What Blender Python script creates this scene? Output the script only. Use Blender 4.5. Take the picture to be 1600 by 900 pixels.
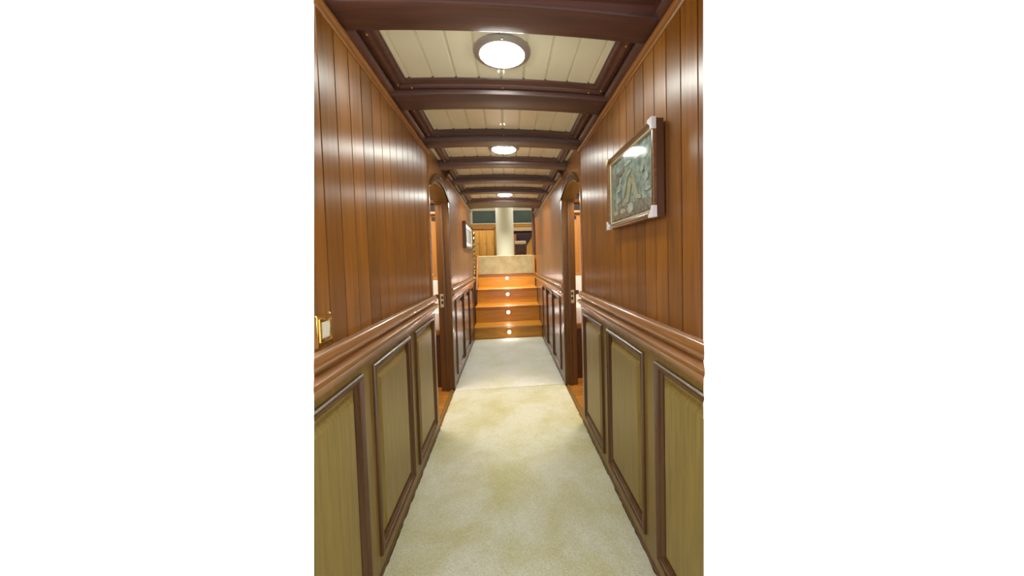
import bpy, bmesh, math, random
from mathutils import Vector, Matrix
random.seed(7)
S = bpy.context.scene
for o in list(bpy.data.objects):
    bpy.data.objects.remove(o, do_unlink=True)
COL = S.collection
PI = math.pi

# ------------------------------------------------------------------ camera
F, CX, CY = 530.0, 50.09, -23.17
CAMP = Vector((-0.0103, 0.0, 1.1755))
yaw, pitch, roll = 0.1113, -0.0416, -0.0259
fw = Vector((math.sin(yaw)*math.cos(pitch), math.cos(yaw)*math.cos(pitch), math.sin(pitch)))
rt = Vector((math.cos(yaw), -math.sin(yaw), 0.0))
up = rt.cross(fw)
r2 = rt*math.cos(roll) + up*math.sin(roll)
u2 = up*math.cos(roll) - rt*math.sin(roll)
cam = bpy.data.cameras.new('camera')
cam_o = bpy.data.objects.new('camera', cam)
COL.objects.link(cam_o)
cam_o.matrix_world = Matrix(((r2.x, u2.x, -fw.x, CAMP.x), (r2.y, u2.y, -fw.y, CAMP.y),
                             (r2.z, u2.z, -fw.z, CAMP.z), (0, 0, 0, 1)))
cam.sensor_fit = 'HORIZONTAL'
cam.sensor_width = 36.0
cam.lens = F*36.0/1600.0
cam.shift_x = -CX/1600.0
cam.shift_y = CY/1600.0
cam.clip_start = 0.02
S.camera = cam_o

# ------------------------------------------------------------------ world, exposure
LAMP_POWER = 86.0
STEP_POWER = 160.0
CABIN_WATTS = 22.0
SALOON_WATTS = 62.0
STAIR_WATTS = 17.0
world = bpy.data.worlds.new('world')
S.world = world
world.use_nodes = True
world.node_tree.nodes['Background'].inputs[0].default_value = (1, 1, 1, 1)
world.node_tree.nodes['Background'].inputs[1].default_value = 2.7
S.view_settings.view_transform = 'Standard'
S.view_settings.look = 'None'
S.view_settings.exposure = 0.0
S.view_settings.gamma = 1.0
S.view_settings.use_curve_mapping = False


def area_light(name, loc, watts, sx, sy, color=(1, 1, 1), rot=(0, 0, 0)):
    l = bpy.data.lights.new(name, 'AREA')
    l.shape = 'RECTANGLE'
    l.size, l.size_y = sx, sy
    l.energy = watts
    l.color = color
    o = bpy.data.objects.new(name, l)
    o.location = loc
    o.rotation_euler = rot
    COL.objects.link(o)
    return o


for sx in (-1, 1):       # unseen fill light added in each cabin, hidden behind the door head
    area_light('cabin_fill_light', (sx*0.86, 2.85, 2.02), CABIN_WATTS, .3, .5, (1, .93, .8))
area_light('saloon_fill_light', (0.0, 7.0, 3.02), SALOON_WATTS, 2.4, .5, (1, .98, .92))  # unseen light added to fill the room beyond the stairs
area_light('stairwell_fill_light', (0.0, 5.30, 2.75), STAIR_WATTS, .5, .12, (1, .92, .74), (math.radians(22), 0, 0)).data.spread = math.radians(70)  # added light without a fixture, brightens the treads and risers


# ------------------------------------------------------------------ materials
MATS = {}


def new_mat(name):
    m = bpy.data.materials.new(name)
    m.use_nodes = True
    nt = m.node_tree
    b = nt.nodes['Principled BSDF']
    MATS[name] = m
    return m, nt, b


def wood(name, dark, light, rough=.3, along='z', board=None, coat=.4, coat_rough=.12, var=.22, grain=1.0, spec=.5, aniso=0.0):
    m, nt, b = new_mat(name)
    N, Lk = nt.nodes.new, nt.links.new
    tc = N('ShaderNodeTexCoord')
    mp = N('ShaderNodeMapping')
    Lk(tc.outputs['Object'], mp.inputs['Vector'])
    sc = {'x': (1.6, 30, 30), 'y': (30, 1.6, 30), 'z': (30, 30, 1.6)}[along]
    mp.inputs['Scale'].default_value = [s*grain for s in sc]
    nz = N('ShaderNodeTexNoise')
    nz.inputs['Scale'].default_value = 1.6
    nz.inputs['Detail'].default_value = 6
    nz.inputs['Roughness'].default_value = .6
    nz.inputs['Distortion'].default_value = .5
    Lk(mp.outputs[0], nz.inputs['Vector'])
    ramp = N('ShaderNodeValToRGB')
    ramp.color_ramp.elements[0].position = .28
    ramp.color_ramp.elements[0].color = (*dark, 1)
    ramp.color_ramp.elements[1].position = .72
    ramp.color_ramp.elements[1].color = (*light, 1)
    Lk(nz.outputs['Fac'], ramp.inputs[0])
    col = ramp.outputs[0]
    if board:
        ax, pitch_, off = board
        sp = N('ShaderNodeSeparateXYZ')
        Lk(tc.outputs['Object'], sp.inputs[0])
        a = N('ShaderNodeMath'); a.operation = 'SUBTRACT'; a.inputs[1].default_value = off
        Lk(sp.outputs['XYZ'.index(ax.upper())], a.inputs[0])
        d = N('ShaderNodeMath'); d.operation = 'DIVIDE'; d.inputs[1].default_value = pitch_
        Lk(a.outputs[0], d.inputs[0])
        fl = N('ShaderNodeMath'); fl.operation = 'FLOOR'
        Lk(d.outputs[0], fl.inputs[0])
        wn = N('ShaderNodeTexWhiteNoise'); wn.noise_dimensions = '1D'
        Lk(fl.outputs[0], wn.inputs['W'])
        mr = N('ShaderNodeMapRange')
        mr.inputs['To Min'].default_value = 1-var
        mr.inputs['To Max'].default_value = 1+var
        Lk(wn.outputs['Value'], mr.inputs['Value'])
        hs = N('ShaderNodeHueSaturation')
        Lk(col, hs.inputs['Color'])
        Lk(mr.outputs[0], hs.inputs['Value'])
        col = hs.outputs[0]
    Lk(col, b.inputs['Base Color'])
    b.inputs['Roughness'].default_value = rough
    b.inputs['Specular IOR Level'].default_value = spec
    b.inputs['Coat Weight'].default_value = coat
    b.inputs['Coat Roughness'].default_value = coat_rough
    if aniso:
        b.inputs['Anisotropic'].default_value = aniso
        tg = N('ShaderNodeTangent')
        tg.direction_type = 'RADIAL'
        tg.axis = 'Z'
        Lk(tg.outputs[0], b.inputs['Tangent'])
    bp = N('ShaderNodeBump')
    bp.inputs['Strength'].default_value = .06
    bp.inputs['Distance'].default_value = .002
    Lk(nz.outputs['Fac'], bp.inputs['Height'])
    Lk(bp.outputs[0], b.inputs['Normal'])
    return m


def plain(name, color, rough=.5, metal=0.0, emit=None, strength=0.0, noise=0.0, nscale=40, coat=0.0, color2=None):
    m, nt, b = new_mat(name)
    b.inputs['Base Color'].default_value = (*color, 1)
    b.inputs['Roughness'].default_value = rough
    b.inputs['Metallic'].default_value = metal
    b.inputs['Coat Weight'].default_value = coat
    if emit:
        b.inputs['Emission Color'].default_value = (*emit, 1)
        b.inputs['Emission Strength'].default_value = strength
    N, Lk = nt.nodes.new, nt.links.new
    tc = N('ShaderNodeTexCoord')
    nz = N('ShaderNodeTexNoise')
    nz.inputs['Scale'].default_value = nscale
    nz.inputs['Detail'].default_value = 4
    Lk(tc.outputs['Object'], nz.inputs['Vector'])
    rp = N('ShaderNodeValToRGB')
    c2 = color2 or [c*(1-noise) for c in color]
    rp.color_ramp.elements[0].position = .35
    rp.color_ramp.elements[1].position = .65
    rp.color_ramp.elements[0].color = (*c2, 1)
    rp.color_ramp.elements[1].color = (*color, 1)
    Lk(nz.outputs['Fac'], rp.inputs[0])
    Lk(rp.outputs[0], b.inputs['Base Color'])
    return m


PITCH_L, OFF_L = .0988, .944
PITCH_R, OFF_R = .0905, .883
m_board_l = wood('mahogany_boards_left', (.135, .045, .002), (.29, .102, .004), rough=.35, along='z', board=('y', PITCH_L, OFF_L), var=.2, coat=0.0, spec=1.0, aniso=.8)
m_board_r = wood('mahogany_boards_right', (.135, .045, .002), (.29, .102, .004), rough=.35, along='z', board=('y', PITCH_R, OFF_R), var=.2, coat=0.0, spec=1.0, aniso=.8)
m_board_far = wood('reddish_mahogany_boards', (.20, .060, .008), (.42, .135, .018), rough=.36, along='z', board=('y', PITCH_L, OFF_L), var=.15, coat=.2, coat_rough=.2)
m_dark_x = wood('dark_mahogany_cross', (.042, .014, .009), (.10, .032, .019), rough=.42, along='x', coat=.25, coat_rough=.3)
m_dark_y = wood('dark_mahogany_long', (.045, .016, .010), (.10, .034, .018), rough=.4, along='y', coat=.2, coat_rough=.3)
m_rail = wood('varnished_rail', (.20, .085, .024), (.36, .155, .045), rough=.25, along='y')
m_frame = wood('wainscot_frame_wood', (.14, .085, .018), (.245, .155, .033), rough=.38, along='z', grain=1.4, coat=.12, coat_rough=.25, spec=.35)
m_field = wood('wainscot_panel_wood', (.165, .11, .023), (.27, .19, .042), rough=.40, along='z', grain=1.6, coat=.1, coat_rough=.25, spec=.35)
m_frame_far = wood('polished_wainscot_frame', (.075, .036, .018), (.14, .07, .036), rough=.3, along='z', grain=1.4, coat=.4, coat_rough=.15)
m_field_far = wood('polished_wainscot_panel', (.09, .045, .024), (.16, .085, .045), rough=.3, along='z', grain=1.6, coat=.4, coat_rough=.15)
m_mould = wood('panel_moulding_wood', (.06, .026, .008), (.115, .050, .014), rough=.34, along='z', coat=.15, coat_rough=.25, spec=.4)
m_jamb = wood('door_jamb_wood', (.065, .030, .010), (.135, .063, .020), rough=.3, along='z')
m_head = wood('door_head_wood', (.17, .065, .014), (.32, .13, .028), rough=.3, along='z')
m_step = wood('stair_teak', (.40, .155, .005), (.68, .28, .011), rough=.3, along='x')
m_cabin = wood('cabin_panel_wood', (.38, .18, .04), (.55, .28, .075), rough=.35, along='z')
m_cfloor = wood('cabin_floor_teak', (.30, .11, .015), (.48, .20, .03), rough=.35, along='x', board=('y', .055, 0.0), var=.25)
m_deep = wood('dark_berth_wood', (.05, .018, .007), (.10, .036, .014), rough=.35, along='z')
m_saloon = wood('saloon_wood', (.42, .20, .028), (.64, .33, .055), rough=.4, along='z')
m_cream = plain('cream_paint', (.80, .77, .55), rough=.32, noise=.05, nscale=6, coat=.12)
m_mast = plain('white_mast_paint', (.76, .78, .70), rough=.4, noise=.04, nscale=5)
m_offwall = plain('cream_wall_paint', (.68, .66, .52), rough=.4, noise=.06, nscale=4)
m_white = plain('white_linen', (.88, .88, .85), rough=.9, noise=.04, nscale=30)
m_leaf = plain('leaf_print', (.45, .48, .44), rough=.9, noise=.2, nscale=60)
m_nickel = plain('brushed_nickel', (.52, .50, .46), rough=.4, metal=.6, noise=.08, nscale=80)
m_brass = plain('polished_brass', (.85, .62, .22), rough=.16, metal=1.0, noise=.08, nscale=30)
m_palebrass = plain('pale_brass', (.62, .54, .36), rough=.42, metal=.5, noise=.08, nscale=30)
m_bronze = plain('aged_brass', (.42, .32, .16), rough=.3, metal=1.0, noise=.2, nscale=60)
m_black = plain('black_gap', (.012, .010, .009), rough=.6, noise=.1)
m_lamp = plain('lamp_diffuser_glow', (.9, .9, .88), rough=.5, emit=(.94, 1.0, .93), strength=LAMP_POWER)
m_lamp3 = plain('lamp_diffuser_glow_far', (.9, .9, .88), rough=.5, emit=(.94, 1.0, .93), strength=LAMP_POWER*2.3)
m_steplamp = plain('step_light_glow', (.9, .9, .9), rough=.5, emit=(1.0, .93, .86), strength=STEP_POWER)
m_rocker = plain('ivory_plastic', (.70, .66, .50), rough=.35, noise=.04, nscale=20)
m_steel = plain('bright_corner_metal', (.86, .86, .88), rough=.3, metal=.35, noise=.06, nscale=60)
m_gilt = wood('gilt_brown_frame', (.10, .045, .015), (.20, .095, .03), rough=.25, along='y', grain=2)
m_beige = plain('beige_rope', (.50, .42, .29), rough=.8, noise=.35, nscale=160)
m_brownart = plain('brown_collage', (.28, .22, .17), rough=.8, noise=.5, nscale=60)
m_paleart = plain('pale_collage', (.55, .55, .49), rough=.8, noise=.35, nscale=70)
m_art = plain('teal_grey_canvas', (.40, .42, .37), rough=.8, nscale=34, color2=(.14, .165, .15))
m_greenglass = plain('dark_green_glass', (.022, .065, .036), rough=.4, nscale=3, color2=(.012, .035, .028))
m_tan = plain('tan_upholstery', (.55, .42, .24), rough=.6, noise=.15, nscale=30)
m_darkcloth = plain('dark_upholstery', (.05, .022, .03), rough=.8, noise=.3, nscale=30)
m_wallshell = plain('bulkhead_shell', (.30, .16, .07), rough=.6, noise=.1)


def carpet_mat(name, c1, c2, bl=3.2):
    m, nt, b = new_mat(name)
    N, Lk = nt.nodes.new, nt.links.new
    tc = N('ShaderNodeTexCoord')
    n1 = N('ShaderNodeTexNoise'); n1.inputs['Scale'].default_value = bl; n1.inputs['Detail'].default_value = 5
    n1.inputs['Roughness'].default_value = .62; n1.inputs['Distortion'].default_value = .4
    n2 = N('ShaderNodeTexNoise'); n2.inputs['Scale'].default_value = 190; n2.inputs['Detail'].default_value = 3
    Lk(tc.outputs['Object'], n1.inputs['Vector']); Lk(tc.outputs['Object'], n2.inputs['Vector'])
    rp = N('ShaderNodeValToRGB')
    rp.color_ramp.elements[0].position = .34; rp.color_ramp.elements[0].color = (*c1, 1)
    rp.color_ramp.elements[1].position = .60; rp.color_ramp.elements[1].color = (*c2, 1)
    Lk(n1.outputs['Fac'], rp.inputs[0])
    mx = N('ShaderNodeMixRGB'); mx.blend_type = 'MULTIPLY'; mx.inputs[0].default_value = .42
    r2_ = N('ShaderNodeValToRGB')
    r2_.color_ramp.elements[0].position = .35; r2_.color_ramp.elements[0].color = (.5, .48, .38, 1)
    r2_.color_ramp.elements[1].position = .62; r2_.color_ramp.elements[1].color = (1, 1, 1, 1)
    Lk(n2.outputs['Fac'], r2_.inputs[0])
    Lk(rp.outputs[0], mx.inputs[1]); Lk(r2_.outputs[0], mx.inputs[2])
    Lk(mx.outputs[0], b.inputs['Base Color'])
    b.inputs['Roughness'].default_value = 1.0
    b.inputs['Specular IOR Level'].default_value = .1
    b.inputs['Sheen Weight'].default_value = .25
    bp = N('ShaderNodeBump'); bp.inputs['Strength'].default_value = .8; bp.inputs['Distance'].default_value = .008
    Lk(n2.outputs['Fac'], bp.inputs['Height']); Lk(bp.outputs[0], b.inputs['Normal'])
    return m


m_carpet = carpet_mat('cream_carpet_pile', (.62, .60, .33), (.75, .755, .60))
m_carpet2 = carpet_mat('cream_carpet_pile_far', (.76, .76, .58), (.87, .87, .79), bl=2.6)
m_carpet3 = carpet_mat('step_carpet_pile', (.33, .26, .14), (.42, .35, .21), bl=6)


def glass_mat():
    m, nt, b = new_mat('picture_glass')
    N, Lk = nt.nodes.new, nt.links.new
    out = nt.nodes['Material Output']
    tr = N('ShaderNodeBsdfTransparent'); tr.inputs[0].default_value = (.93, .96, .94, 1)
    gl = N('ShaderNodeBsdfGlossy'); gl.inputs['Roughness'].default_value = .09
    fr = N('ShaderNodeFresnel'); fr.inputs['IOR'].default_value = 1.5
    mx = N('ShaderNodeMixShader')
    ge = N('ShaderNodeNewGeometry')
    ma = N('ShaderNodeMath'); ma.operation = 'SUBTRACT'; ma.use_clamp = True
    Lk(fr.outputs[0], ma.inputs[0]); Lk(ge.outputs['Backfacing'], ma.inputs[1])
    Lk(ma.outputs[0], mx.inputs[0]); Lk(tr.outputs[0], mx.inputs[1]); Lk(gl.outputs[0], mx.inputs[2])
    Lk(mx.outputs[0], out.inputs['Surface'])
    return m


m_glass = glass_mat()


# ------------------------------------------------------------------ mesh helpers
def box(bm, x0, x1, y0, y1, z0, z1, bev=0.0):
    if x0 > x1: x0, x1 = x1, x0
    if y0 > y1: y0, y1 = y1, y0
    t = bmesh.new()
    bmesh.ops.create_cube(t, size=1)
    for v in t.verts:
        v.co = Vector(((x0+x1)/2+v.co.x*(x1-x0), (y0+y1)/2+v.co.y*(y1-y0), (z0+z1)/2+v.co.z*(z1-z0)))
    if bev:
        bmesh.ops.bevel(t, geom=list(t.edges), offset=bev, segments=2, profile=.6, affect='EDGES')
    merge(bm, t)


def merge(bm, t):
    me = bpy.data.meshes.new('tmp')
    t.to_mesh(me)
    t.free()
    bm.from_mesh(me)
    bpy.data.meshes.remove(me)


def prism(bm, pts, a0, a1, axis):
    """closed polygon pts (p,q) extruded along axis: 'y' -> (x=p,z=q), 'x' -> (y=p,z=q), 'z' -> (x=p,y=q)"""
    def mk(p, q, a):
        return {'y': (p, a, q), 'x': (a, p, q), 'z': (p, q, a)}[axis]
    A = [bm.verts.new(mk(p, q, a0)) for p, q in pts]
    B = [bm.verts.new(mk(p, q, a1)) for p, q in pts]
    n = len(pts)
    fs = []
    for i in range(n):
        fs.append(bm.faces.new((A[i], A[(i+1) % n], B[(i+1) % n], B[i])))
    fs.append(bm.faces.new(A[::-1]))
    fs.append(bm.faces.new(B))
    bmesh.ops.recalc_face_normals(bm, faces=fs)


def lathe(bm, prof, c, axis='z', n=32):
    """prof list of (r, h) revolved about axis through c"""
    rings = []
    for r, h in prof:
        ring = []
        for k in range(n):
            a = 2*PI*k/n
            if axis == 'z': p = (c[0]+r*math.cos(a), c[1]+r*math.sin(a), c[2]+h)
            elif axis == 'y': p = (c[0]+r*math.cos(a), c[1]+h, c[2]+r*math.sin(a))
            else: p = (c[0]+h, c[1]+r*math.cos(a), c[2]+r*math.sin(a))
            ring.append(bm.verts.new(p))
        rings.append(ring)
    fs = []
    for i in range(len(rings)-1):
        for k in range(n):
            fs.append(bm.faces.new((rings[i][k], rings[i][(k+1) % n], rings[i+1][(k+1) % n], rings[i+1][k])))
    fs.append(bm.faces.new(rings[0][::-1]))
    fs.append(bm.faces.new(rings[-1]))
    bmesh.ops.recalc_face_normals(bm, faces=fs)


def tube(bm, pts, r, n=10):
    pts = [Vector(p) for p in pts]
    rings = []
    for i, p in enumerate(pts):
        d = (pts[min(i+1, len(pts)-1)] - pts[max(i-1, 0)]).normalized()
        a = d.orthogonal().normalized()
        b_ = d.cross(a)
        rr = r[i] if isinstance(r, (list, tuple)) else r
        rings.append([bm.verts.new(p + a*rr*math.cos(2*PI*k/n) + b_*rr*math.sin(2*PI*k/n)) for k in range(n)])
    fs = []
    for i in range(len(rings)-1):
        # align ring starts
        best = min(range(n), key=lambda s: (rings[i+1][s].co-rings[i][0].co).length)
        for k in range(n):
            fs.append(bm.faces.new((rings[i][k], rings[i][(k+1) % n], rings[i+1][(k+1+best) % n], rings[i+1][(k+best) % n])))
        rings[i+1] = rings[i+1][best:]+rings[i+1][:best]
    fs.append(bm.faces.new(rings[0][::-1]))
    fs.append(bm.faces.new(rings[-1]))
    bmesh.ops.recalc_face_normals(bm, faces=fs)


def smooth_by_angle(me, deg=35):
    b = bmesh.new()
    b.from_mesh(me)
    for f in b.faces: f.smooth = True
    lim = math.radians(deg)
    for e in b.edges:
        e.smooth = len(e.link_faces) == 2 and e.calc_face_angle(0) < lim
    b.to_mesh(me)
    b.free()


def obj(name, bm, mat, parent=None, smooth=True):
    me = bpy.data.meshes.new(name)
    bmesh.ops.remove_doubles(bm, verts=bm.verts, dist=1e-6)
    bm.to_mesh(me)
    bm.free()
    me.materials.append(mat)
    if smooth: smooth_by_angle(me)
    o = bpy.data.objects.new(name, me)
    COL.objects.link(o)
    if parent is not None:
        o.parent = parent
        if parent.type == 'EMPTY':      # geometry is written in world space: shift it into the parent's space
            me.transform(Matrix.Translation(-parent.location))
        elif parent.parent is not None and parent.parent.type == 'EMPTY':
            me.transform(Matrix.Translation(-parent.parent.location))
    return o


def structure(name, bm, mat, parent=None, smooth=True):
    o = obj(name, bm, mat, parent, smooth)
    if parent is None: o['kind'] = 'structure'
    return o


def thing(name, label, cat, loc, group=None):
    o = bpy.data.objects.new(name, None)
    o.empty_display_size = .05
    o.location = loc
    COL.objects.link(o)
    o['label'] = label
    o['category'] = cat
    if group: o['group'] = group
    return o


def tag(o, label, cat, group=None):
    o['label'] = label
    o['category'] = cat
    if group: o['group'] = group
    return o


BM = bmesh.new

# ------------------------------------------------------------------ layout
XL, XR = -.52, .52
TH = .095                      # partition thickness
Z_BOARD0, Z_TOP = .90, 1.93
ZC = 2.004                    # ceiling planks, crown of the camber
CAMBER = .017
D1, D2 = 2.405, 3.13          # left doorway
E1, E2 = 2.335, 3.07           # right doorway
LEND, REND = 5.22, 5.92       # where the walls end at the stairs
NEAR = .80


def camb(x):
    return -CAMBER*(x/.5)**2


# the model of the corridor begins just in front of the camera with oblique edges
CUTS = {-1: (Vector((-.52, .894, .384)), Vector((0, .096, 1)), Vector((-1.0, 1.95, 0))),
        1: (Vector((.52, .873, .265)), Vector((0, -.011, 1)), Vector((1.0, 1.80, 0)))}


def near_cut(bm, s):
    p, d1, d2 = CUTS[s]
    n = d1.cross(d2).normalized()
    if n.y > 0: n = -n
    bmesh.ops.bisect_plane(bm, geom=list(bm.verts)+list(bm.edges)+list(bm.faces), plane_co=p, plane_no=n,
                           clear_outer=True, dist=1e-6)
    eds = [e for e in bm.edges if e.is_boundary]
    if eds: bmesh.ops.holes_fill(bm, edges=eds)


# ------------------------------------------------------------------ floor
bm = BM()
box(bm, -.63, .63, -.70, 5.2, -.06, -.004)
structure('floor', bm, m_cfloor)
bm = BM()
box(bm, -.70, .70, 5.2, 6.05, -.06, -.004)
structure('floor', bm, m_cfloor)
for s in (-1, 1):
    bm = BM()
    y0, y1 = 2.30, 3.80
    box(bm, s*.52, s*1.12, y0, y1, -.05, .001)
    structure('floor', bm, m_cfloor)

# ------------------------------------------------------------------ walls


def board_wall(s, y0, y1, pitch_, off, z0, z1):
    X = s*.52
    pts = []
    g, dep = .0032, .012
    ys = []
    k = math.ceil((y0-off)/pitch_ - 1e-6)
    while off+k*pitch_ < y1-.01:
        y = off+k*pitch_
        if y > y0+.01: ys.append(y)
        k += 1
    pts.append((X+s*TH, y0))
    pts.append((X, y0))
    for y in ys:
        pts += [(X, y-g), (X+s*dep, y-g), (X+s*dep, y+g), (X, y+g)]
    pts.append((X, y1))
    pts.append((X+s*TH, y1))
    bm = BM()
    prism(bm, pts, z0, z1, 'z')
    return bm


def rail_bm(s, y0, y1):
    X = s*.52
    pr = [(0, .945), (.010, .946), (.020, .942), (.028, .934), (.031, .922), (.029, .910), (.022, .901), (.013, .897),
          (.012, .889), (.034, .887), (.042, .881), (.043, .874), (.036, .869), (.032, .868), (.032, .861), (.024, .859),
          (.022, .852), (.016, .849), (.0145, .840), (.0145, .828), (0, .828)]
    bm = BM()
    prism(bm, [(X-s*a, z) for a, z in pr], y0, y1, 'y')
    return bm


def crown_bm(s, y0, y1, part):
    X = s*.52
    if part == 'bead':
        pr = [(-.02, 1.899), (.004, 1.899), (.006, 1.906), (.014, 1.908), (.019, 1.914), (.019, 1.922), (.014, 1.928), (.009, 1.930), (-.02, 1.930)]
    else:
        pr = [(-.02, 1.9302), (.008, 1.9302), (.010, 1.938), (.020, 1.950), (.032, 1.956), (.034, 1.992), (-.02, 1.992)]
    bm = BM()
    prism(bm, [(X-s*a, z) for a, z in pr], y0, y1, 'y')
    return bm


def ring_loops(s, yc0, yc1, zc0, zc1, prof):
    """rectangular moulding: prof list of (inset, height above wall plane)"""
    X = s*.52
    bm = BM()
    loops = []
    for ins, h in prof:
        x = X-s*h
        loops.append([bm.verts.new(p) for p in ((x, yc0+ins, zc0+ins), (x, yc1-ins, zc0+ins), (x, yc1-ins, zc1-ins), (x, yc0+ins, zc1-ins))])
    return bm, loops


def moulding_bm(s, y0, y1, z0, z1):
    prof = [(0, .004), (0, .019), (.004, .024), (.011, .025), (.016, .021), (.018, .015), (.024, .013), (.030, .008),
            (.036, .004), (.036, -.012), (0, -.012)]
    bm, loops = ring_loops(s, y0, y1, z0, z1, prof)
    n = len(loops)
    fs = []
    for i in range(n):
        a, b = loops[i], loops[(i+1) % n]
        for k in range(4):
            fs.append(bm.faces.new((a[k], a[(k+1) % 4], b[(k+1) % 4], b[k])))
    bmesh.ops.recalc_face_normals(bm, faces=fs)
    return bm


def field_bm(s, y0, y1, z0, z1):
    prof = [(.034, -.012), (.034, .001), (.046, .001), (.050, .004), (.068, .014), (.071, .017)]
    bm, loops = ring_loops(s, y0, y1, z0, z1, prof)
    fs = []
    for i in range(len(loops)-1):
        a, b = loops[i], loops[i+1]
        for k in range(4):
            fs.append(bm.faces.new((a[k], a[(k+1) % 4], b[(k+1) % 4], b[k])))
    fs.append(bm.faces.new(loops[-1]))
    fs.append(bm.faces.new(loops[0][::-1]))
    bmesh.ops.recalc_face_normals(bm, faces=fs)
    return bm


def wainscot(s, y0, y1, panels, parent, cut=False):
    X = s*.52
    zb, zt = .082, .806
    fr = BM()
    xa, xb = X+s*.004, X-s*.012
    pan = sorted(panels)
    box(fr, xa, xb, y0, y1, 0.0, zb)
    box(fr, xa, xb, y0, y1, zt, .836)
    edges = [y0]+[v for p in pan for v in p]+[y1]
    for i in range(0, len(edges), 2):
        if edges[i+1]-edges[i] > .004:
            box(fr, xa, xb, edges[i], edges[i+1], zb, zt)
    if cut: near_cut(fr, s)
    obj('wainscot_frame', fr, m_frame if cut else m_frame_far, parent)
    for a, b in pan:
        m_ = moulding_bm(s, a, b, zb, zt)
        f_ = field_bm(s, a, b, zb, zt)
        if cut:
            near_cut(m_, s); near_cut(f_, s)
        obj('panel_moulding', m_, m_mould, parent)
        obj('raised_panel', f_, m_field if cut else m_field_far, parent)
    # low skirting lip
    sk = BM()
    prism(sk, [(X, 0), (X-s*.016, 0), (X-s*.016, .020), (X-s*.013, .026), (X, .026)], y0, y1, 'y')
    if cut: near_cut(sk, s)
    obj('skirting', sk, m_mould, parent)


def build_wall(name, s, y0, y1, panels, cut, pitch_, off, bmat, end_trim):
    bm = board_wall(s, y0, y1, pitch_, off, 0, 2.06)
    if cut: near_cut(bm, s)
    w = structure(name, bm, bmat, smooth=False)
    wainscot(s, y0, y1, panels, w, cut)
    r = rail_bm(s, y0, y1)
    if cut: near_cut(r, s)
    obj('chair_rail', r, m_rail, w)
    for part, mt in (('bead', m_rail), ('cove', m_dark_y)):
        c = crown_bm(s, y0, y1, part)
        if cut: near_cut(c, s)
        obj('crown_'+part, c, mt, w)
    if end_trim:
        t = BM()
        X = s*.52
        ya, yb = end_trim
        box(t, X+s*.02, X-s*.008, ya, yb, .947, 1.899, .003)
        obj('corner_bead', t, m_rail, w)
    return w


wl = build_wall('wall_left', -1, NEAR-.15, D1, [(.755, 1.19), (1.285, 1.76), (1.855, 2.315)], True, PITCH_L, OFF_L, m_board_l, (D1-.022, D1-.001))
wr = build_wall('wall_right', 1, NEAR-.15, E1, [(.68, 1.135), (1.24, 1.71), (1.80, 2.25)], True, PITCH_R, OFF_R, m_board_r, (E1-.022, E1-.001))
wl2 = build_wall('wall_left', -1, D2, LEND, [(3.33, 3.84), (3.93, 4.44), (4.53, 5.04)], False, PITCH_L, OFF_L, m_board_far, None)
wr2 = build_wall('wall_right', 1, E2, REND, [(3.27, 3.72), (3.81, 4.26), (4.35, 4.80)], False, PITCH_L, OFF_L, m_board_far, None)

# unseen corridor walls behind the camera, added to limit world light; sides and rear open
for s, y1 in ((-1, .36), (1, .22)):
    bm = board_wall(s, -.62, y1, .0988, OFF_L, 0, 2.06)
    w = structure('wall_left' if s < 0 else 'wall_right', bm, m_board_l, smooth=False)
    obj('chair_rail', rail_bm(s, -.62, y1), m_rail, w)

# ------------------------------------------------------------------ doorways


def arch(y0, y1, zs, za, n=18):
    return [(y0+(y1-y0)*k/n, zs+(za-zs)*(1-(2*k/n-1)**2)) for k in range(n+1)]


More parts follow.
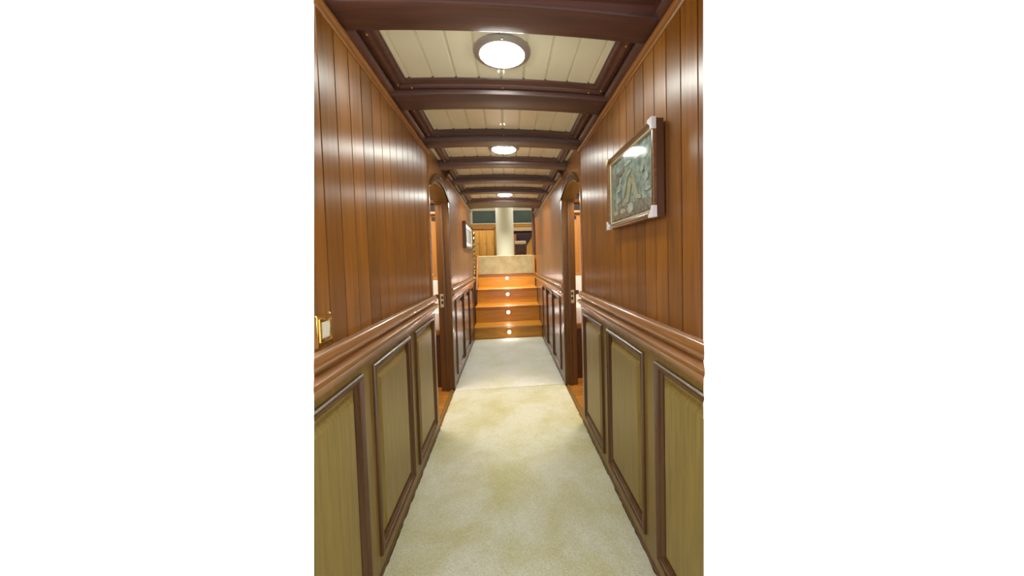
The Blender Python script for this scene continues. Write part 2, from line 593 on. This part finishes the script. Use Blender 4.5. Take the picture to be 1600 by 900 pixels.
def doorway(idx, s, y0, y1):
    X = s*.52
    zs, za = 1.70, 1.785
    # wall over the opening
    h = BM()
    a = arch(y0, y1, zs, za)
    prism(h, a+[(y1, 2.06), (y0, 2.06)], X+s*.001, X+s*(TH-.001), 'x')
    d = structure('door_%d' % idx, h, m_head)
    # arched casing standing proud of the wall, with a stepped face
    c = BM()
    for w0, w1, p0 in ((.0, .022, .024), (.022, .052, .017), (.052, .075, .022)):
        inner = arch(y0-w0*.2, y1+w0*1.0, zs, za+w0)
        outer = arch(y0-w1*.2, y1+w1*1.0, zs, za+w1)
        prism(c, inner+outer[::-1], X-s*p0, X+s*.004, 'x')
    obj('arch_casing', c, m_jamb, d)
    # soffit lining of the arch
    so = BM()
    a2 = arch(y0, y1, zs-.012, za-.012)
    prism(so, a+a2[::-1], X-s*.006, X+s*(TH+.012), 'x')
    obj('arch_soffit', so, m_frame, d)
    # far jamb, facing the viewer, with door stop and edge bead
    j = BM()
    box(j, X-s*.004, X+s*(TH+.006), y1-.016, y1+.002, 0.0, zs)
    box(j, X+s*.036, X+s*.052, y1-.030, y1-.014, 0.0, zs-.01, .002)
    box(j, X-s*.018, X+s*.002, y1-.018, y1+.05, .0, zs+.004, .004)
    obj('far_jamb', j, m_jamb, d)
    k = BM()
    box(k, X+s*.048, X+s*(TH+.012), y1-.034, y1-.012, zs-.012, zs+.006, .003)
    obj('arch_impost', k, m_deep, d)
    nj = BM()
    box(nj, X+s*.001, X+s*(TH+.006), y0-.001, y0+.014, 0.0, zs)
    obj('near_jamb', nj, m_jamb, d)
    # strike plate with two openings
    sp = BM()
    xa, xb = X+s*.048, X+s*.084
    za_, zb_ = .766, .886
    yy0, yy1 = y1-.0195, y1-.0155
    hx0, hx1 = X+s*.057, X+s*.075
    holes = [(.842, .866), (.796, .822)]
    box(sp, xa, hx0, yy0, yy1, za_, zb_)
    box(sp, hx1, xb, yy0, yy1, za_, zb_)
    for q0, q1 in ((za_, .796), (.822, .842), (.866, zb_)):
        box(sp, hx0, hx1, yy0, yy1, q0, q1)
    pl = obj('strike_plate', sp, m_palebrass, d)
    hb = BM()
    for q0, q1 in holes:
        box(hb, hx0, hx1, y1-.0172, y1-.0158, q0, q1)
    obj('latch_hole', hb, m_black, d)
    lp = BM()
    prism(lp, [(X+s*(TH+.002), y1-.03), (X+s*(TH+.030), y1-.034), (X+s*(TH+.030), y1-.026), (X+s*(TH+.012), y1-.012), (X+s*(TH+.002), y1-.012)], .846, .884, 'z')
    obj('latch_lip', lp, m_deep, d)
    th = BM()
    box(th, X-s*.005, X+s*.020, y0, y1-.018, -.004, .010, .003)
    obj('threshold', th, m_frame, d)
    return d


doorway(1, -1, D1, D2)
doorway(2, 1, E1, E2)

# ------------------------------------------------------------------ ceiling
BEAMS = [(1.08, 1.21), (1.648, 1.813), (2.248, 2.40), (2.81, 2.945), (3.385, 3.53), (3.945, 4.075), (4.62, 5.14)]
Y_CEIL0 = -.68
prof = []
g = .006
seams = [-.41+.1012*k for k in range(9)]
top = [(-.55, 2.07), (-.55, ZC+camb(.55))]
for x in seams:
    z = ZC+camb(x)
    top += [(x-g, z), (x-g*.15, z+.006), (x+g*.15, z+.006), (x+g, z)]
top += [(.55, ZC+camb(.55)), (.55, 2.07)]
bm = BM()
prism(bm, top, 1.12, 5.14, 'y')
ceil_o = structure('ceiling', bm, m_cream, smooth=False)
bm = BM()
box(bm, -.55, .55, Y_CEIL0, 1.119, ZC-.02, 2.07)
structure('ceiling', bm, m_dark_x)
bm = BM()
box(bm, -1.13, 1.13, 2.28, 3.82, 2.072, 2.11)
box(bm, -.64, .64, -.70, 2.28, 2.072, 2.11)
box(bm, -.64, .64, 3.82, 5.14, 2.072, 2.11)
structure('ceiling', bm, m_offwall)


def ceiling_frame(y0, y1):
    """mitred moulding round one ceiling bay, following the camber, with small brass screws"""
    bm = BM()
    xw = .486
    pf = [(0, .0), (0, -.020), (.010, -.026), (.022, -.027), (.030, -.021), (.033, -.016), (.041, -.016), (.050, -.013), (.058, -.006), (.060, .004)]
    loops = []
    NS = 10
    for ins, h in pf:
        lp = []
        for k in range(NS+1):
            x = -(xw-ins)+2*(xw-ins)*k/NS
            lp.append((x, y0+ins, ZC+camb(x)+h))
        for k in range(NS+1):
            x = (xw-ins)-2*(xw-ins)*k/NS
            lp.append((x, y1-ins, ZC+camb(x)+h))
        loops.append([bm.verts.new(p) for p in lp])
    fs = []
    for i in range(len(loops)-1):
        n = len(loops[i])
        for k in range(n):
            fs.append(bm.faces.new((loops[i][k], loops[i][(k+1) % n], loops[i+1][(k+1) % n], loops[i+1][k])))
    bmesh.ops.recalc_face_normals(bm, faces=fs)
    # normals should face down
    if sum(f.normal.z*f.calc_area() for f in bm.faces) > 0:
        bmesh.ops.reverse_faces(bm, faces=bm.faces)
    o = obj('ceiling_trim', bm, m_dark_x, ceil_o)
    spots = [(x, y) for x in (-.41, 0, .41) for y in (y1-.022, y0+.022)]+[(x, y) for x in (-.462, .462) for y in (y0+.05, y1-.05)]
    for x, y in spots:
        sb = BM()
        lathe(sb, [(.0045, .003), (.0045, 0), (.003, -.0015), (.0005, -.002)], (x, y, ZC+camb(x)-.028), 'z', 10)
        obj('trim_screw', sb, m_brass, o)


edges = list(zip([b[1] for b in BEAMS[:-1]], [b[0] for b in BEAMS[1:]]))
for a, b in edges:
    ceiling_frame(a-.002, b+.002)

BEAM_LABELS = ['nearest and widest-looking dark mahogany ceiling beam at the top of the photo',
               'dark mahogany ceiling beam just behind the nearest round ceiling light',
               'third dark ceiling beam from the front, between the light-free bay and the second round light',
               'dark ceiling beam just behind the second round ceiling light',
               'fifth dark ceiling beam from the front, second one behind the middle round light',
               'sixth dark ceiling beam from the front, just before the farthest round light',
               'deep dark beam closing the corridor ceiling above the foot of the stairs']
for (a, b), lab in zip(BEAMS, BEAM_LABELS):
    bm = BM()
    low = 1.957
    n = 14
    bot = []
    hw = .5185
    pts_b = [(-hw+2*hw*k/n) for k in range(n+1)]
    r = .006
    # cross-section along y with eased lower arrises, swept across the camber
    sec = [(a, .09), (a, r+.002), (a+.002, .002), (a+r, 0), (b-r, 0), (b-.002, .002), (b, r+.002), (b, .09)]
    rings = []
    for x in pts_b:
        rings.append([bm.verts.new((x, y, low+camb(x)+z)) for y, z in sec])
    fs = []
    for i in range(n):
        for k in range(len(sec)):
            k2 = (k+1) % len(sec)
            fs.append(bm.faces.new((rings[i][k], rings[i][k2], rings[i+1][k2], rings[i+1][k])))
    fs.append(bm.faces.new(rings[0])); fs.append(bm.faces.new(rings[-1][::-1]))
    bmesh.ops.recalc_face_normals(bm, faces=fs)
    o = obj('ceiling_beam', bm, m_dark_x)
    tag(o, lab, 'beam', 'ceiling beams')

# ------------------------------------------------------------------ ceiling lights
LAMPS = [(0.0, 1.392, 'nearest and largest round recessed ceiling light with wide grey rim'),
         (0.0, 2.555, 'middle round ceiling light, half hidden behind the third beam'),
         (0.004, 4.30, 'farthest round ceiling light, a small bright spot just above the stairs')]
for x, y, lab in LAMPS:
    z = ZC
    t = thing('ceiling_light', lab, 'ceiling light', (x, y, z), 'round ceiling lights along the corridor')
    bm = BM()
    prof = [(.112, .012), (.114, -.003), (.112, -.008), (.107, -.010), (.102, -.0125), (.096, -.015), (.090, -.0165), (.0875, -.0155), (.087, .012)]
    n = 56
    rings = [[bm.verts.new((x+rr*math.cos(2*PI*k/n), y+rr*math.sin(2*PI*k/n), z+h)) for k in range(n)] for rr, h in prof]
    fs = []
    for i in range(len(rings)):
        A, B = rings[i], rings[(i+1) % len(rings)]
        for k in range(n):
            fs.append(bm.faces.new((A[k], A[(k+1) % n], B[(k+1) % n], B[k])))
    bmesh.ops.recalc_face_normals(bm, faces=fs)
    obj('rim', bm, m_nickel, t)
    bm = BM()
    lathe(bm, [(.0868, .000), (.0868, -.014), (.082, -.019), (.072, -.023), (.055, -.026), (.035, -.028), (.001, -.029)], (x, y, z), 'z', 48)
    obj('diffuser', bm, m_lamp3 if y > 4 else m_lamp, t)
    for sg in (-1, 1):
        bm = BM()
        lathe(bm, [(.003, .0), (.003, -.004), (.001, -.005)], (x, y+sg*.103, z-.012), 'z', 10)
        obj('rim_screw', bm, m_nickel, t)

# ------------------------------------------------------------------ carpets


def carpet(name, mat, x0, x1, y0, y1, z, label):
    bm = BM()
    nx, ny = 26, int((y1-y0)/.02)
    hgt = .016
    V = {}
    for i in range(nx+1):
        for j in range(ny+1):
            u = i/nx
            x = x0+(x1-x0)*u
            y = y0+(y1-y0)*j/ny
            zz = z+hgt+random.uniform(-.0012, .0012)
            if i in (0, nx):
                x += random.uniform(-.003, .003)
                zz = z+hgt*.55
            if j in (0, ny): zz = z+hgt*.6
            V[i, j] = bm.verts.new((x, y, zz))
    for i in range(nx):
        for j in range(ny):
            bm.faces.new((V[i, j], V[i+1, j], V[i+1, j+1], V[i, j+1]))
    # sides down to the floor
    rim = [(i, 0) for i in range(nx+1)]+[(nx, j) for j in range(1, ny+1)]+[(i, ny) for i in range(nx-1, -1, -1)]+[(0, j) for j in range(ny-1, 0, -1)]
    low = []
    for k in rim:
        v = V[k].co
        low.append(bm.verts.new((v.x, v.y, z)))
    m = len(rim)
    for k in range(m):
        bm.faces.new((V[rim[k]], low[k], low[(k+1) % m], V[rim[(k+1) % m]]))
    bm.faces.new(low[::-1])
    bmesh.ops.recalc_face_normals(bm, faces=bm.faces)
    o = obj(name, bm, mat)
    tag(o, label, 'carpet')
    return o


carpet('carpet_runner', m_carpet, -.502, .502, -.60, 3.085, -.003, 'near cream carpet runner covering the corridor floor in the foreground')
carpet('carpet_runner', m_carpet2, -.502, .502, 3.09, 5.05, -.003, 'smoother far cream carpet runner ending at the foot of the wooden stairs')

# ------------------------------------------------------------------ stairs
RUN = .335
stairs = thing('staircase', 'glossy orange teak staircase with lit risers at the corridor end', 'stairs', (0, 5.07, 0))
Z = [.200, .455, .705, .955]
YR = [5.07, 5.07+RUN, 5.07+2*RUN, 5.07+3*RUN]
zprev = 0.0
for i, (y, z) in enumerate(zip(YR, Z)):
    w = .503
    bm = BM()
    box(bm, -w, w, y, y+.02, zprev, z-.028)
    obj('riser', bm, m_step, stairs)
    if i < 3:
        bm = BM()
        ya, yb = y-.032, y+RUN+.018
        sec = [(ya+.006, z-.028), (ya, z-.022), (ya-.003, z-.014), (ya, z-.005), (ya+.006, z), (yb, z), (yb, z-.028)]
        prism(bm, sec, -w, w, 'x')
        obj('tread', bm, m_step, stairs)
    zprev = z
# carpeted top step
bm = BM()
ya, zt, zb = YR[3]-.02, 1.257, Z[3]-.028
sec = [(ya+.004, zb), (ya-.004, zb+.008), (ya, zb+.03), (ya+.004, zt-.03), (ya+.002, zt-.012), (ya+.008, zt-.003), (ya+.02, zt), (ya+.60, zt), (ya+.60, zt-.03), (ya+.05, zt-.03), (ya+.05, zb)]
prism(bm, sec, -.478, .478, 'x')
o = obj('top_step_carpet', bm, m_carpet3, stairs)
o['label'] = 'beige carpet wrapped over the top step'
for s in (-1, 1):
    bm = BM()
    box(bm, s*.478, s*.503, YR[3]-.015, YR[3]+.10, Z[3]-.028, 1.25)
    obj('side_cheek', bm, m_step, stairs)
# sloping stringer edge on the left of the upper flight
bm = BM()
prism(bm, [(5.66, .70), (5.70, .66), (6.10, 1.20), (6.10, 1.275), (6.06, 1.265)], -.512, -.485, 'x')
obj('stringer_cap', bm, m_rail, stairs)

STEP_LABELS = ['lowest bright step light, in the bottom stair riser', 'second step light from the bottom of the stairs',
               'third step light from the bottom of the stairs', 'topmost step light, in the riser under the carpeted step']
SX = [.010, .006, .005, .003]
SZ = [.098, .345, .600, .850]
for i in range(4):
    y = YR[i]
    x, z = SX[i], SZ[i]
    t = thing('step_light', STEP_LABELS[i], 'step light', (x, y, z), 'step lights in the stair risers')
    bm = BM()
    lathe(bm, [(.030, 0), (.030, -.004), (.027, -.007), (.022, -.007), (.021, -.002)], (x, y, z), 'y', 28)
    obj('bezel', bm, m_steel, t)
    bm = BM()
    lathe(bm, [(.0205, -.002), (.0205, -.008), (.012, -.011), (.001, -.012)], (x, y, z), 'y', 24)
    obj('lens', bm, m_steplamp, t)

# ------------------------------------------------------------------ saloon beyond the stairs
SY = 9.0
bm = BM()
box(bm, -1.9, 1.9, YR[3]+.58, SY+.1, 1.19, 1.235)
structure('floor', bm, m_carpet3)
bm = BM()
box(bm, -1.9, 1.9, 5.145, SY+.1, 3.08, 3.14)
structure('ceiling', bm, m_offwall)
bm = BM()
box(bm, -1.9, 1.9, 5.142, 5.17, 2.05, 3.08)      # bulkhead above the corridor end
structure('wall_front', bm, m_offwall)
for s, nm in ((-1, 'wall_left'), (1, 'wall_right')):
    bm = BM()
    box(bm, s*1.9, s*1.96, 5.145, SY+.1, 1.19, 3.1)
    structure(nm, bm, m_saloon)
    bm = BM()
    box(bm, s*.70, s*.74, 5.145, 6.66, -.05, 3.08)
    structure(nm, bm, m_offwall)
    bm = BM()
    box(bm, s*.63, s*.74, 5.12, 5.146, -.05, 3.08)
    structure(nm, bm, m_offwall)
    bm = BM()
    box(bm, s*.74, s*1.9, 6.62, 6.66, 1.19, 3.08)
    structure(nm, bm, m_offwall)
bm = BM()
box(bm, -.69, .69, 6.14, 6.66, -.05, 1.225)
structure('floor', bm, m_wallshell)

# far wall with a band of dark green windows
bm = BM()
box(bm, -1.9, 1.9, SY, SY+.06, 1.2, 2.12)
wa = structure('wall_back', bm, m_saloon)
bm = BM()
box(bm, -1.9, 1.9, SY, SY+.06, 2.49, 3.08)
box(bm, -1.9, -.86, SY, SY+.06, 2.12, 2.49)
box(bm, .74, 1.9, SY, SY+.06, 2.12, 2.49)
box(bm, -.10, .10, SY, SY+.06, 2.12, 2.49)
obj('window_surround', bm, m_offwall, wa)
for i, (a, b) in enumerate(((-.86, -.10), (.10, .74))):
    bm = BM()
    for r_ in ((a, b, 2.12, 2.145), (a, b, 2.465, 2.49)):
        box(bm, r_[0], r_[1], SY-.02, SY+.05, r_[2], r_[3], .003)
    for r_ in ((a, a+.025), (b-.025, b)):
        box(bm, r_[0], r_[1], SY-.02, SY+.05, 2.145, 2.465, .003)
    w = structure('window_%d' % (i+1), bm, m_offwall)
    bm = BM()
    box(bm, a+.02, b-.02, SY+.01, SY+.02, 2.14, 2.47)
    obj('pane', bm, m_greenglass, w)
bm = BM()
prism(bm, [(SY+.005, 2.02), (SY-.05, 2.02), (SY-.06, 2.04), (SY-.06, 2.08), (SY-.03, 2.10), (SY-.02, 2.12), (SY+.005, 2.12)], -1.9, 1.9, 'x')
structure('trim_1', bm, m_saloon)

# mast
mast = thing('mast', 'thick white painted mast standing in the room beyond the stairs', 'mast', (-.012, 7.0, 1.235))
bm = BM()
n = 48
lathe(bm, [(.179, 0), (.179, 1.84)], (-.012, 7.0, 1.238), 'z', n)
obj('tube', bm, m_mast, mast)
bm = BM()
lathe(bm, [(.205, 0), (.205, .008), (.196, .018), (.182, .020)], (-.012, 7.0, 1.2355), 'z', n)
obj('collar', bm, m_mast, mast)

# tall cabinet left of the mast
cb = thing('cabinet', 'orange wooden cabinet seen left of the white mast', 'cabinet', (-.5, 8.2, 1.235))
bm = BM()
box(bm, -.78, -.27, 8.0, 8.45, 1.235, 1.90, .004)
obj('body', bm, m_saloon, cb)
bm = BM()
box(bm, -.80, -.26, 7.97, 8.47, 1.90, 1.945, .006)
obj('top', bm, m_rail, cb)
for k in range(3):
    bm = BM()
    xa = -.765+k*.165
    box(bm, xa, xa+.150, 7.982, 8.002, 1.27, 1.87, .004)
    dr = obj('door', bm, m_saloon, cb)
    bm = BM()
    lathe(bm, [(.010, 0), (.006, -.012), (.012, -.020), (.008, -.026), (.001, -.027)], (xa+.132, 7.982, 1.58), 'y', 14)
    obj('knob', bm, m_bronze, dr)
# stool and dark sofa right of the mast
st = thing('stool', 'tan upholstered stool with dark legs right of the white mast', 'stool', (.33, 7.6, 1.235))
bm = BM()
box(bm, .20, .445, 7.50, 7.75, 1.515, 1.59, .012)
obj('seat', bm, m_tan, st)
for xx in (.225, .30, .42):
    for yy in ((7.525, 7.725) if xx != .30 else (7.525,)):
        bm = BM()
        lathe(bm, [(.014, 0), (.017, .05), (.012, .10), (.017, .16), (.018, .285)], (xx, yy, 1.235), 'z', 12)
        obj('leg', bm, m_deep, st)
bm = BM()
box(bm, .232, .413, 7.515, 7.535, 1.36, 1.385, .003)
obj('stretcher', bm, m_deep, st)
sf = thing('sofa', 'dark upholstered sofa with wooden top rail behind the tan stool', 'sofa', (.55, 8.5, 1.235))
bm = BM()
box(bm, .20, .95, 8.35, 8.80, 1.26, 1.60, .02)
obj('seat', bm, m_darkcloth, sf)
bm = BM()
box(bm, .20, .95, 8.68, 8.84, 1.60, 1.90, .02)
obj('backrest', bm, m_darkcloth, sf)
bm = BM()
box(bm, .18, .97, 8.62, 8.87, 1.90, 1.99, .006)
obj('top_rail', bm, m_tan, sf)
bm = BM()
box(bm, .17, .26, 8.33, 8.62, 1.235, 1.80, .006)
obj('arm', bm, m_rail, sf)
bm = BM()
box(bm, .16, .98, 8.33, 8.36, 1.235, 1.30, .003)
obj('plinth', bm, m_saloon, sf)

# sloping side board right of the stool
bm = BM()
prism(bm, [(.42, 1.236), (.62, 1.236), (.62, 1.75), (.575, 1.70), (.52, 1.60), (.43, 1.46)], 7.0, 7.04, 'y')
o = obj('companion_board', bm, m_saloon)
tag(o, 'orange wooden board with sloping top edge at the right of the upper room', 'board')

# dark post at the right end of the stairs
ps = thing('door_post', 'narrow dark brown post standing at the top right of the stairs', 'post', (.50, 6.16, 1.257))
bm = BM()
box(bm, .478, .535, 6.13, 6.20, 1.257, 2.9, .005)
obj('shaft', bm, m_deep, ps)
bm = BM()
box(bm, .472, .541, 6.124, 6.206, 1.257, 1.30, .004)
obj('foot', bm, m_deep, ps)

# turned newel at the left of the stairs
x, y = -.5445, 5.88
nw = thing('newel_post', 'slim turned wooden newel post at the left end of the stairs', 'newel post', (x, y, 0))
bm = BM()
box(bm, x-.03, x+.03, y-.03, y+.03, -.004, .86, .004)
obj('base', bm, m_deep, nw)
bm = BM()
pf = [(.028, 0), (.03, .015), (.02, .03), (.014, .045), (.026, .07), (.030, .085), (.024, .11), (.013, .13), (.02, .15)]
for k in range(6):
    z0 = .16+k*.075
    pf += [(.014, z0), (.024, z0+.02), (.028, z0+.035), (.024, z0+.05), (.014, z0+.068)]
pf += [(.013, .63), (.024, .66), (.030, .68), (.022, .70), (.015, .715), (.026, .74), (.03, .765), (.022, .79), (.006, .805)]
lathe(bm, pf, (x, y, .86), 'z', 20)
obj('turned_shaft', bm, m_bronze, nw)

# ------------------------------------------------------------------ cabins seen through the doorways


def cabin(s, side):
    X = s*(.52+TH)
    xo = s*1.12
    yb = 3.70
    y0 = 2.30
    bm = BM()
    box(bm, s*(.52+TH-.02), xo, yb, yb+.05, 0, 2.072)
    wb = structure('wall_'+side, bm, m_cabin)
    bm = BM()
    box(bm, xo, xo-s*.03, y0, yb+.05, 0, 2.072)
    structure('wall_'+side, bm, m_cabin)
    bm = BM()
    box(bm, s*(.52+TH), xo, y0, y0+.03, 0, 2.072)
    structure('wall_'+side, bm, m_cabin)
    # ledge over the berth
    bm = BM()
    box(bm, X, xo-s*.03, yb-.03, yb, .985, 1.015, .004)
    obj('berth_ledge', bm, m_cabin, wb)
    # slot in the panel
    bm = BM()
    box(bm, X+s*.02, X+s*.16, yb-.006, yb+.001, 1.605, 1.645)
    obj('slot', bm, m_black, wb)
    # open locker with slatted front
    lk = thing('slatted_locker', 'slatted wooden locker front high on the %s cabin wall' % side, 'locker', (X+s*.2, yb, 1.69))
    fr = BM()
    xa, xb = X+s*.004, X+s*.36
    za, zt = 1.695, 2.045
    yf = yb-.05
    box(fr, xa, xa+s*.024, yf, yb-.001, za, zt, .003)
    box(fr, xb-s*.024, xb, yf, yb-.001, za, zt, .003)
    box(fr, xa, xb, yf, yb-.001, za-.026, za, .003)
    box(fr, xa, xb, yf, yb-.001, zt-.022, zt, .003)
    obj('frame', fr, m_cabin, lk)
    bk = BM()
    box(bk, xa, xb, yb-.012, yb-.002, za, zt)
    obj('back', bk, m_black, lk)
    for zz in (1.79, 1.885):
        sl = BM()
        prism(sl, [(yf+.004, zz-.004), (yf+.014, zz-.010), (yb-.014, zz+.022), (yb-.02, zz+.034)], xa+s*.02, xb-s*.02, 'x')
        obj('slat', sl, m_head, lk)
    # berth
    bt = thing('berth', ('white made-up berth glimpsed through the %s doorway' % side), 'bed', (X+s*.2, 3.45, 0))
    bm = BM()
    box(bm, X+s*.002, xo-s*.035, 3.22, yb-.002, .001, .50, .004)
    obj('base', bm, m_deep, bt)
    bm = BM()
    box(bm, X+s*.002, xo-s*.035, 3.195, 3.235, .495, .545, .006)
    obj('front_rail', bm, m_rail, bt)
    bm = BM()
    box(bm, X+s*.004, xo-s*.04, 3.24, yb-.004, .50, .70, .03)
    obj('mattress', bm, m_white, bt)
    # upright cushion
    cu = BM()
    box(cu, X+s*.005, X+s*.40, 3.56, yb-.034, .70, .985, .03)
    co = obj('cushion', cu, m_white)
    tag(co, 'white cushion propped on the berth beyond the %s doorway%s' % (side, ', printed with grey leaves' if s > 0 else ''), 'cushion')
    if s > 0:
        for k, (cx, cz, an) in enumerate(((.03, .76, .6), (.055, .79, -.5), (.05, .735, .2), (.02, .72, 1.2), (.09, .83, .4))):
            lf = BM()
            pts = []
            for q in range(14):
                a = 2*PI*q/14
                lx, lz = .022*math.cos(a), .008*math.sin(a)*(1.2-math.cos(a)*.4)
                pts.append((X+cx+lx*math.cos(an)-lz*math.sin(an), cz+lx*math.sin(an)+lz*math.cos(an)))
            prism(lf, pts, 3.5585, 3.5605, 'y')
            obj('leaf_print', lf, m_leaf, co)


cabin(-1, 'left')
cabin(1, 'right')

# ------------------------------------------------------------------ framed collage on the right wall
fp = thing('framed_picture', 'large framed grey-green collage hung high on the right plank wall', 'picture', (.495, 1.355, 1.31))
PY0, PY1, PZ0, PZ1 = 1.066, 1.568, 1.306, 1.624
xf = .471


def frame_ring(y0, y1, z0, z1, prof, xface):
    bm = BM()
    loops = []
    for ins, dx in prof:
        x = xface+dx
        loops.append([bm.verts.new(p) for p in ((x, y0+ins, z0+ins), (x, y1-ins, z0+ins), (x, y1-ins, z1-ins), (x, y0+ins, z1-ins))])
    n = len(loops)
    fs = []
    for i in range(n):
        a, b = loops[i], loops[(i+1) % n]
        for k in range(4):
            fs.append(bm.faces.new((a[k], a[(k+1) % 4], b[(k+1) % 4], b[k])))
    bmesh.ops.recalc_face_normals(bm, faces=fs)
    return bm


bm = frame_ring(PY0, PY1, PZ0, PZ1, [(0, .014), (0, .004), (.003, .001), (.008, 0), (.013, .003), (.016, .008), (.019, .009), (.022, .013), (.022, .034), (.012, .034), (.012, .014)], xf)
obj('frame', bm, m_gilt, fp)
bm = frame_ring(PY0, PY1, PZ0, PZ1, [(.001, .040), (.001, .0142), (.0118, .0142), (.0118, .040)], xf)
obj('frame_side', bm, m_deep, fp)
bm = frame_ring(PY0+.021, PY1-.021, PZ0+.021, PZ1-.021, [(0, .022), (0, .011), (.003, .010), (.006, .014), (.006, .022)], xf)
obj('inner_fillet', bm, m_tan, fp)
bm = BM()
box(bm, xf+.022, xf+.034, PY0+.02, PY1-.02, PZ0+.02, PZ1-.02)
obj('artwork', bm, m_art, fp)
art_x = xf+.022


def art_poly(bm, pts, t=.003):
    prism(bm, [(PY1-.035-(PY1-PY0-.07)*u, PZ0+.035+(PZ1-PZ0-.07)*v) for u, v in pts], art_x-t, art_x+.001, 'x')


bm = BM()   # u runs from the far edge (left in view) to the near edge, v upward
art_poly(bm, [(.40, .22), (.47, .22), (.545, .52), (.555, .60), (.50, .62), (.47, .50)], .005)
art_poly(bm, [(.545, .52), (.64, .22), (.75, .20), (.76, .25), (.70, .28), (.60, .60), (.53, .64)], .005)
art_poly(bm, [(.30, .34), (.35, .33), (.44, .64), (.54, .70), (.53, .74), (.41, .69)], .004)
obj('rope_shape', bm, m_beige, fp)
bm = BM()
art_poly(bm, [(0, 0), (1, 0), (1, .12), (.9, .17), (.62, .20), (.55, .13), (.44, .12), (.36, .20), (.2, .22), (.1, .12)], .003)
obj('brown_patch', bm, m_brownart, fp)
bm = BM()
art_poly(bm, [(.08, .62), (.16, .60), (.22, .72), (.35, .78), (.34, .84), (.10, .80)], .003)
obj('brown_patch', bm, m_brownart, fp)
for cu_, cv_, ru, rv in ((.50, .12, .07, .085), (.16, .33, .06, .05), (.10, .12, .05, .04), (.86, .48, .04, .06), (.20, .50, .05, .03), (.84, .80, .06, .05), (.30, .12, .06, .04),
                         (.90, .30, .05, .03), (.68, .86, .07, .04), (.44, .86, .09, .03), (.78, .62, .03, .05), (.25, .66, .03, .05)):
    bm = BM()
    art_poly(bm, [(cu_+ru*math.cos(2*PI*k/14)*(1+.2*math.sin(3*k)), cv_+rv*math.sin(2*PI*k/14)) for k in range(14)], .004)
    obj('pale_patch', bm, m_paleart, fp)
bm = BM()
box(bm, xf+.0135, xf+.0155, PY0+.027, PY1-.027, PZ0+.027, PZ1-.027)
obj('glass', bm, m_glass, fp)
bm = BM()
box(bm, xf+.034, .519, PY0+.035, PY1-.035, PZ0+.035, PZ1-.035)
obj('back_board', bm, m_black, fp)
for (yy, zz, sy, sz, mt) in ((PY0, PZ0, 1, 1, m_steel), (PY1, PZ0, -1, 1, m_steel), (PY0, PZ1, 1, -1, m_steel), (PY1, PZ1, -1, -1, m_bronze)):
    bm = BM()
    prism(bm, [(yy-sy*.002, zz-sz*.002), (yy+sy*.034, zz-sz*.002), (yy+sy*.034, zz+sz*.008), (yy+sy*.022, zz+sz*.015), (yy+sy*.014, zz+sz*.024),
               (yy+sy*.010, zz+sz*.036), (yy-sy*.002, zz+sz*.036)], xf-.002, xf+.0135, 'x')
    o = obj('corner_bracket', bm, mt, fp)

# small framed picture on the far left wall
fp2 = thing('framed_picture', 'pale picture in dark frame on the far left wall before the stairs', 'picture', (-.5, 4.6, 1.33))
ya, yb, za, zb = 4.22, 5.08, 1.335, 1.665


def fring(ins0, ins1, x0, x1, mat, name):
    bm = BM()
    loops = []
    for ins, x in ((ins0, x0), (ins0, x1), ((ins0*.6+ins1*.4), x1+.004), (ins1, x1-.004), (ins1, x0)):
        loops.append([bm.verts.new(p) for p in ((x, ya+ins, za+ins), (x, yb-ins, za+ins), (x, yb-ins, zb-ins), (x, ya+ins, zb-ins))])
    fs = []
    n = len(loops)
    for i in range(n):
        a, b = loops[i], loops[(i+1) % n]
        for k in range(4):
            fs.append(bm.faces.new((a[k], a[(k+1) % 4], b[(k+1) % 4], b[k])))
    bmesh.ops.recalc_face_normals(bm, faces=fs)
    return obj(name, bm, mat, fp2)


fring(0, .03, -.518, -.482, m_deep, 'frame')
fring(.028, .075, -.510, -.490, m_white, 'mount')
bm = BM()
box(bm, -.518, -.498, ya+.07, yb-.07, za+.07, zb-.07)
obj('artwork', bm, m_paleart, fp2)

# ------------------------------------------------------------------ brass light switch on the left wall
sw = thing('light_switch', 'polished brass light switch with ivory rocker at the left wall edge', 'light switch', (-.52, 1.0, .995))
y0, y1, z0, z1 = .958, 1.040, .952, 1.040
X = -.52
bm = BM()
# back plate with pointed corners
cy_, cz_ = (y0+y1)/2, (z0+z1)/2
hy, hz = (y1-y0)/2, (z1-z0)/2
pts = []
for (a, b) in ((1, 1), (-1, 1), (-1, -1), (1, -1)):
    seq = [(a*hy*.62, b*hz*.93), (a*hy*.80, b*hz*.90), (a*hy, b*hz), (a*hy*.90, b*hz*.80), (a*hy*.93, b*hz*.62)]
    if a*b < 0: seq = seq[::-1]
    pts += [(cy_+p, cz_+q) for p, q in seq[::-1]]
prism(bm, pts, X, X+.005, 'x')
obj('plate', bm, m_brass, sw)
bm = BM()
box(bm, X+.004, X+.008, y0+.012, y1-.012, z1-.020, z1-.011, .002)
box(bm, X+.004, X+.008, y0+.012, y1-.012, z0+.011, z0+.020, .002)
box(bm, X+.004, X+.008, y0+.012, y0+.019, z0+.018, z1-.018, .002)
box(bm, X+.004, X+.008, y1-.019, y1-.012, z0+.018, z1-.018, .002)
obj('raised_border', bm, m_brass, sw)
bm = BM()
box(bm, X+.004, X+.0055, y0+.019, y1-.019, z0+.020, z1-.020)
obj('recess', bm, m_bronze, sw)
bm = BM()
prism(bm, [(X+.005, z0+.022), (X+.007, z0+.022), (X+.0105, z1-.034), (X+.009, z1-.022), (X+.005, z1-.022)], y0+.022, y1-.024, 'y')
obj('rocker', bm, m_rocker, sw)
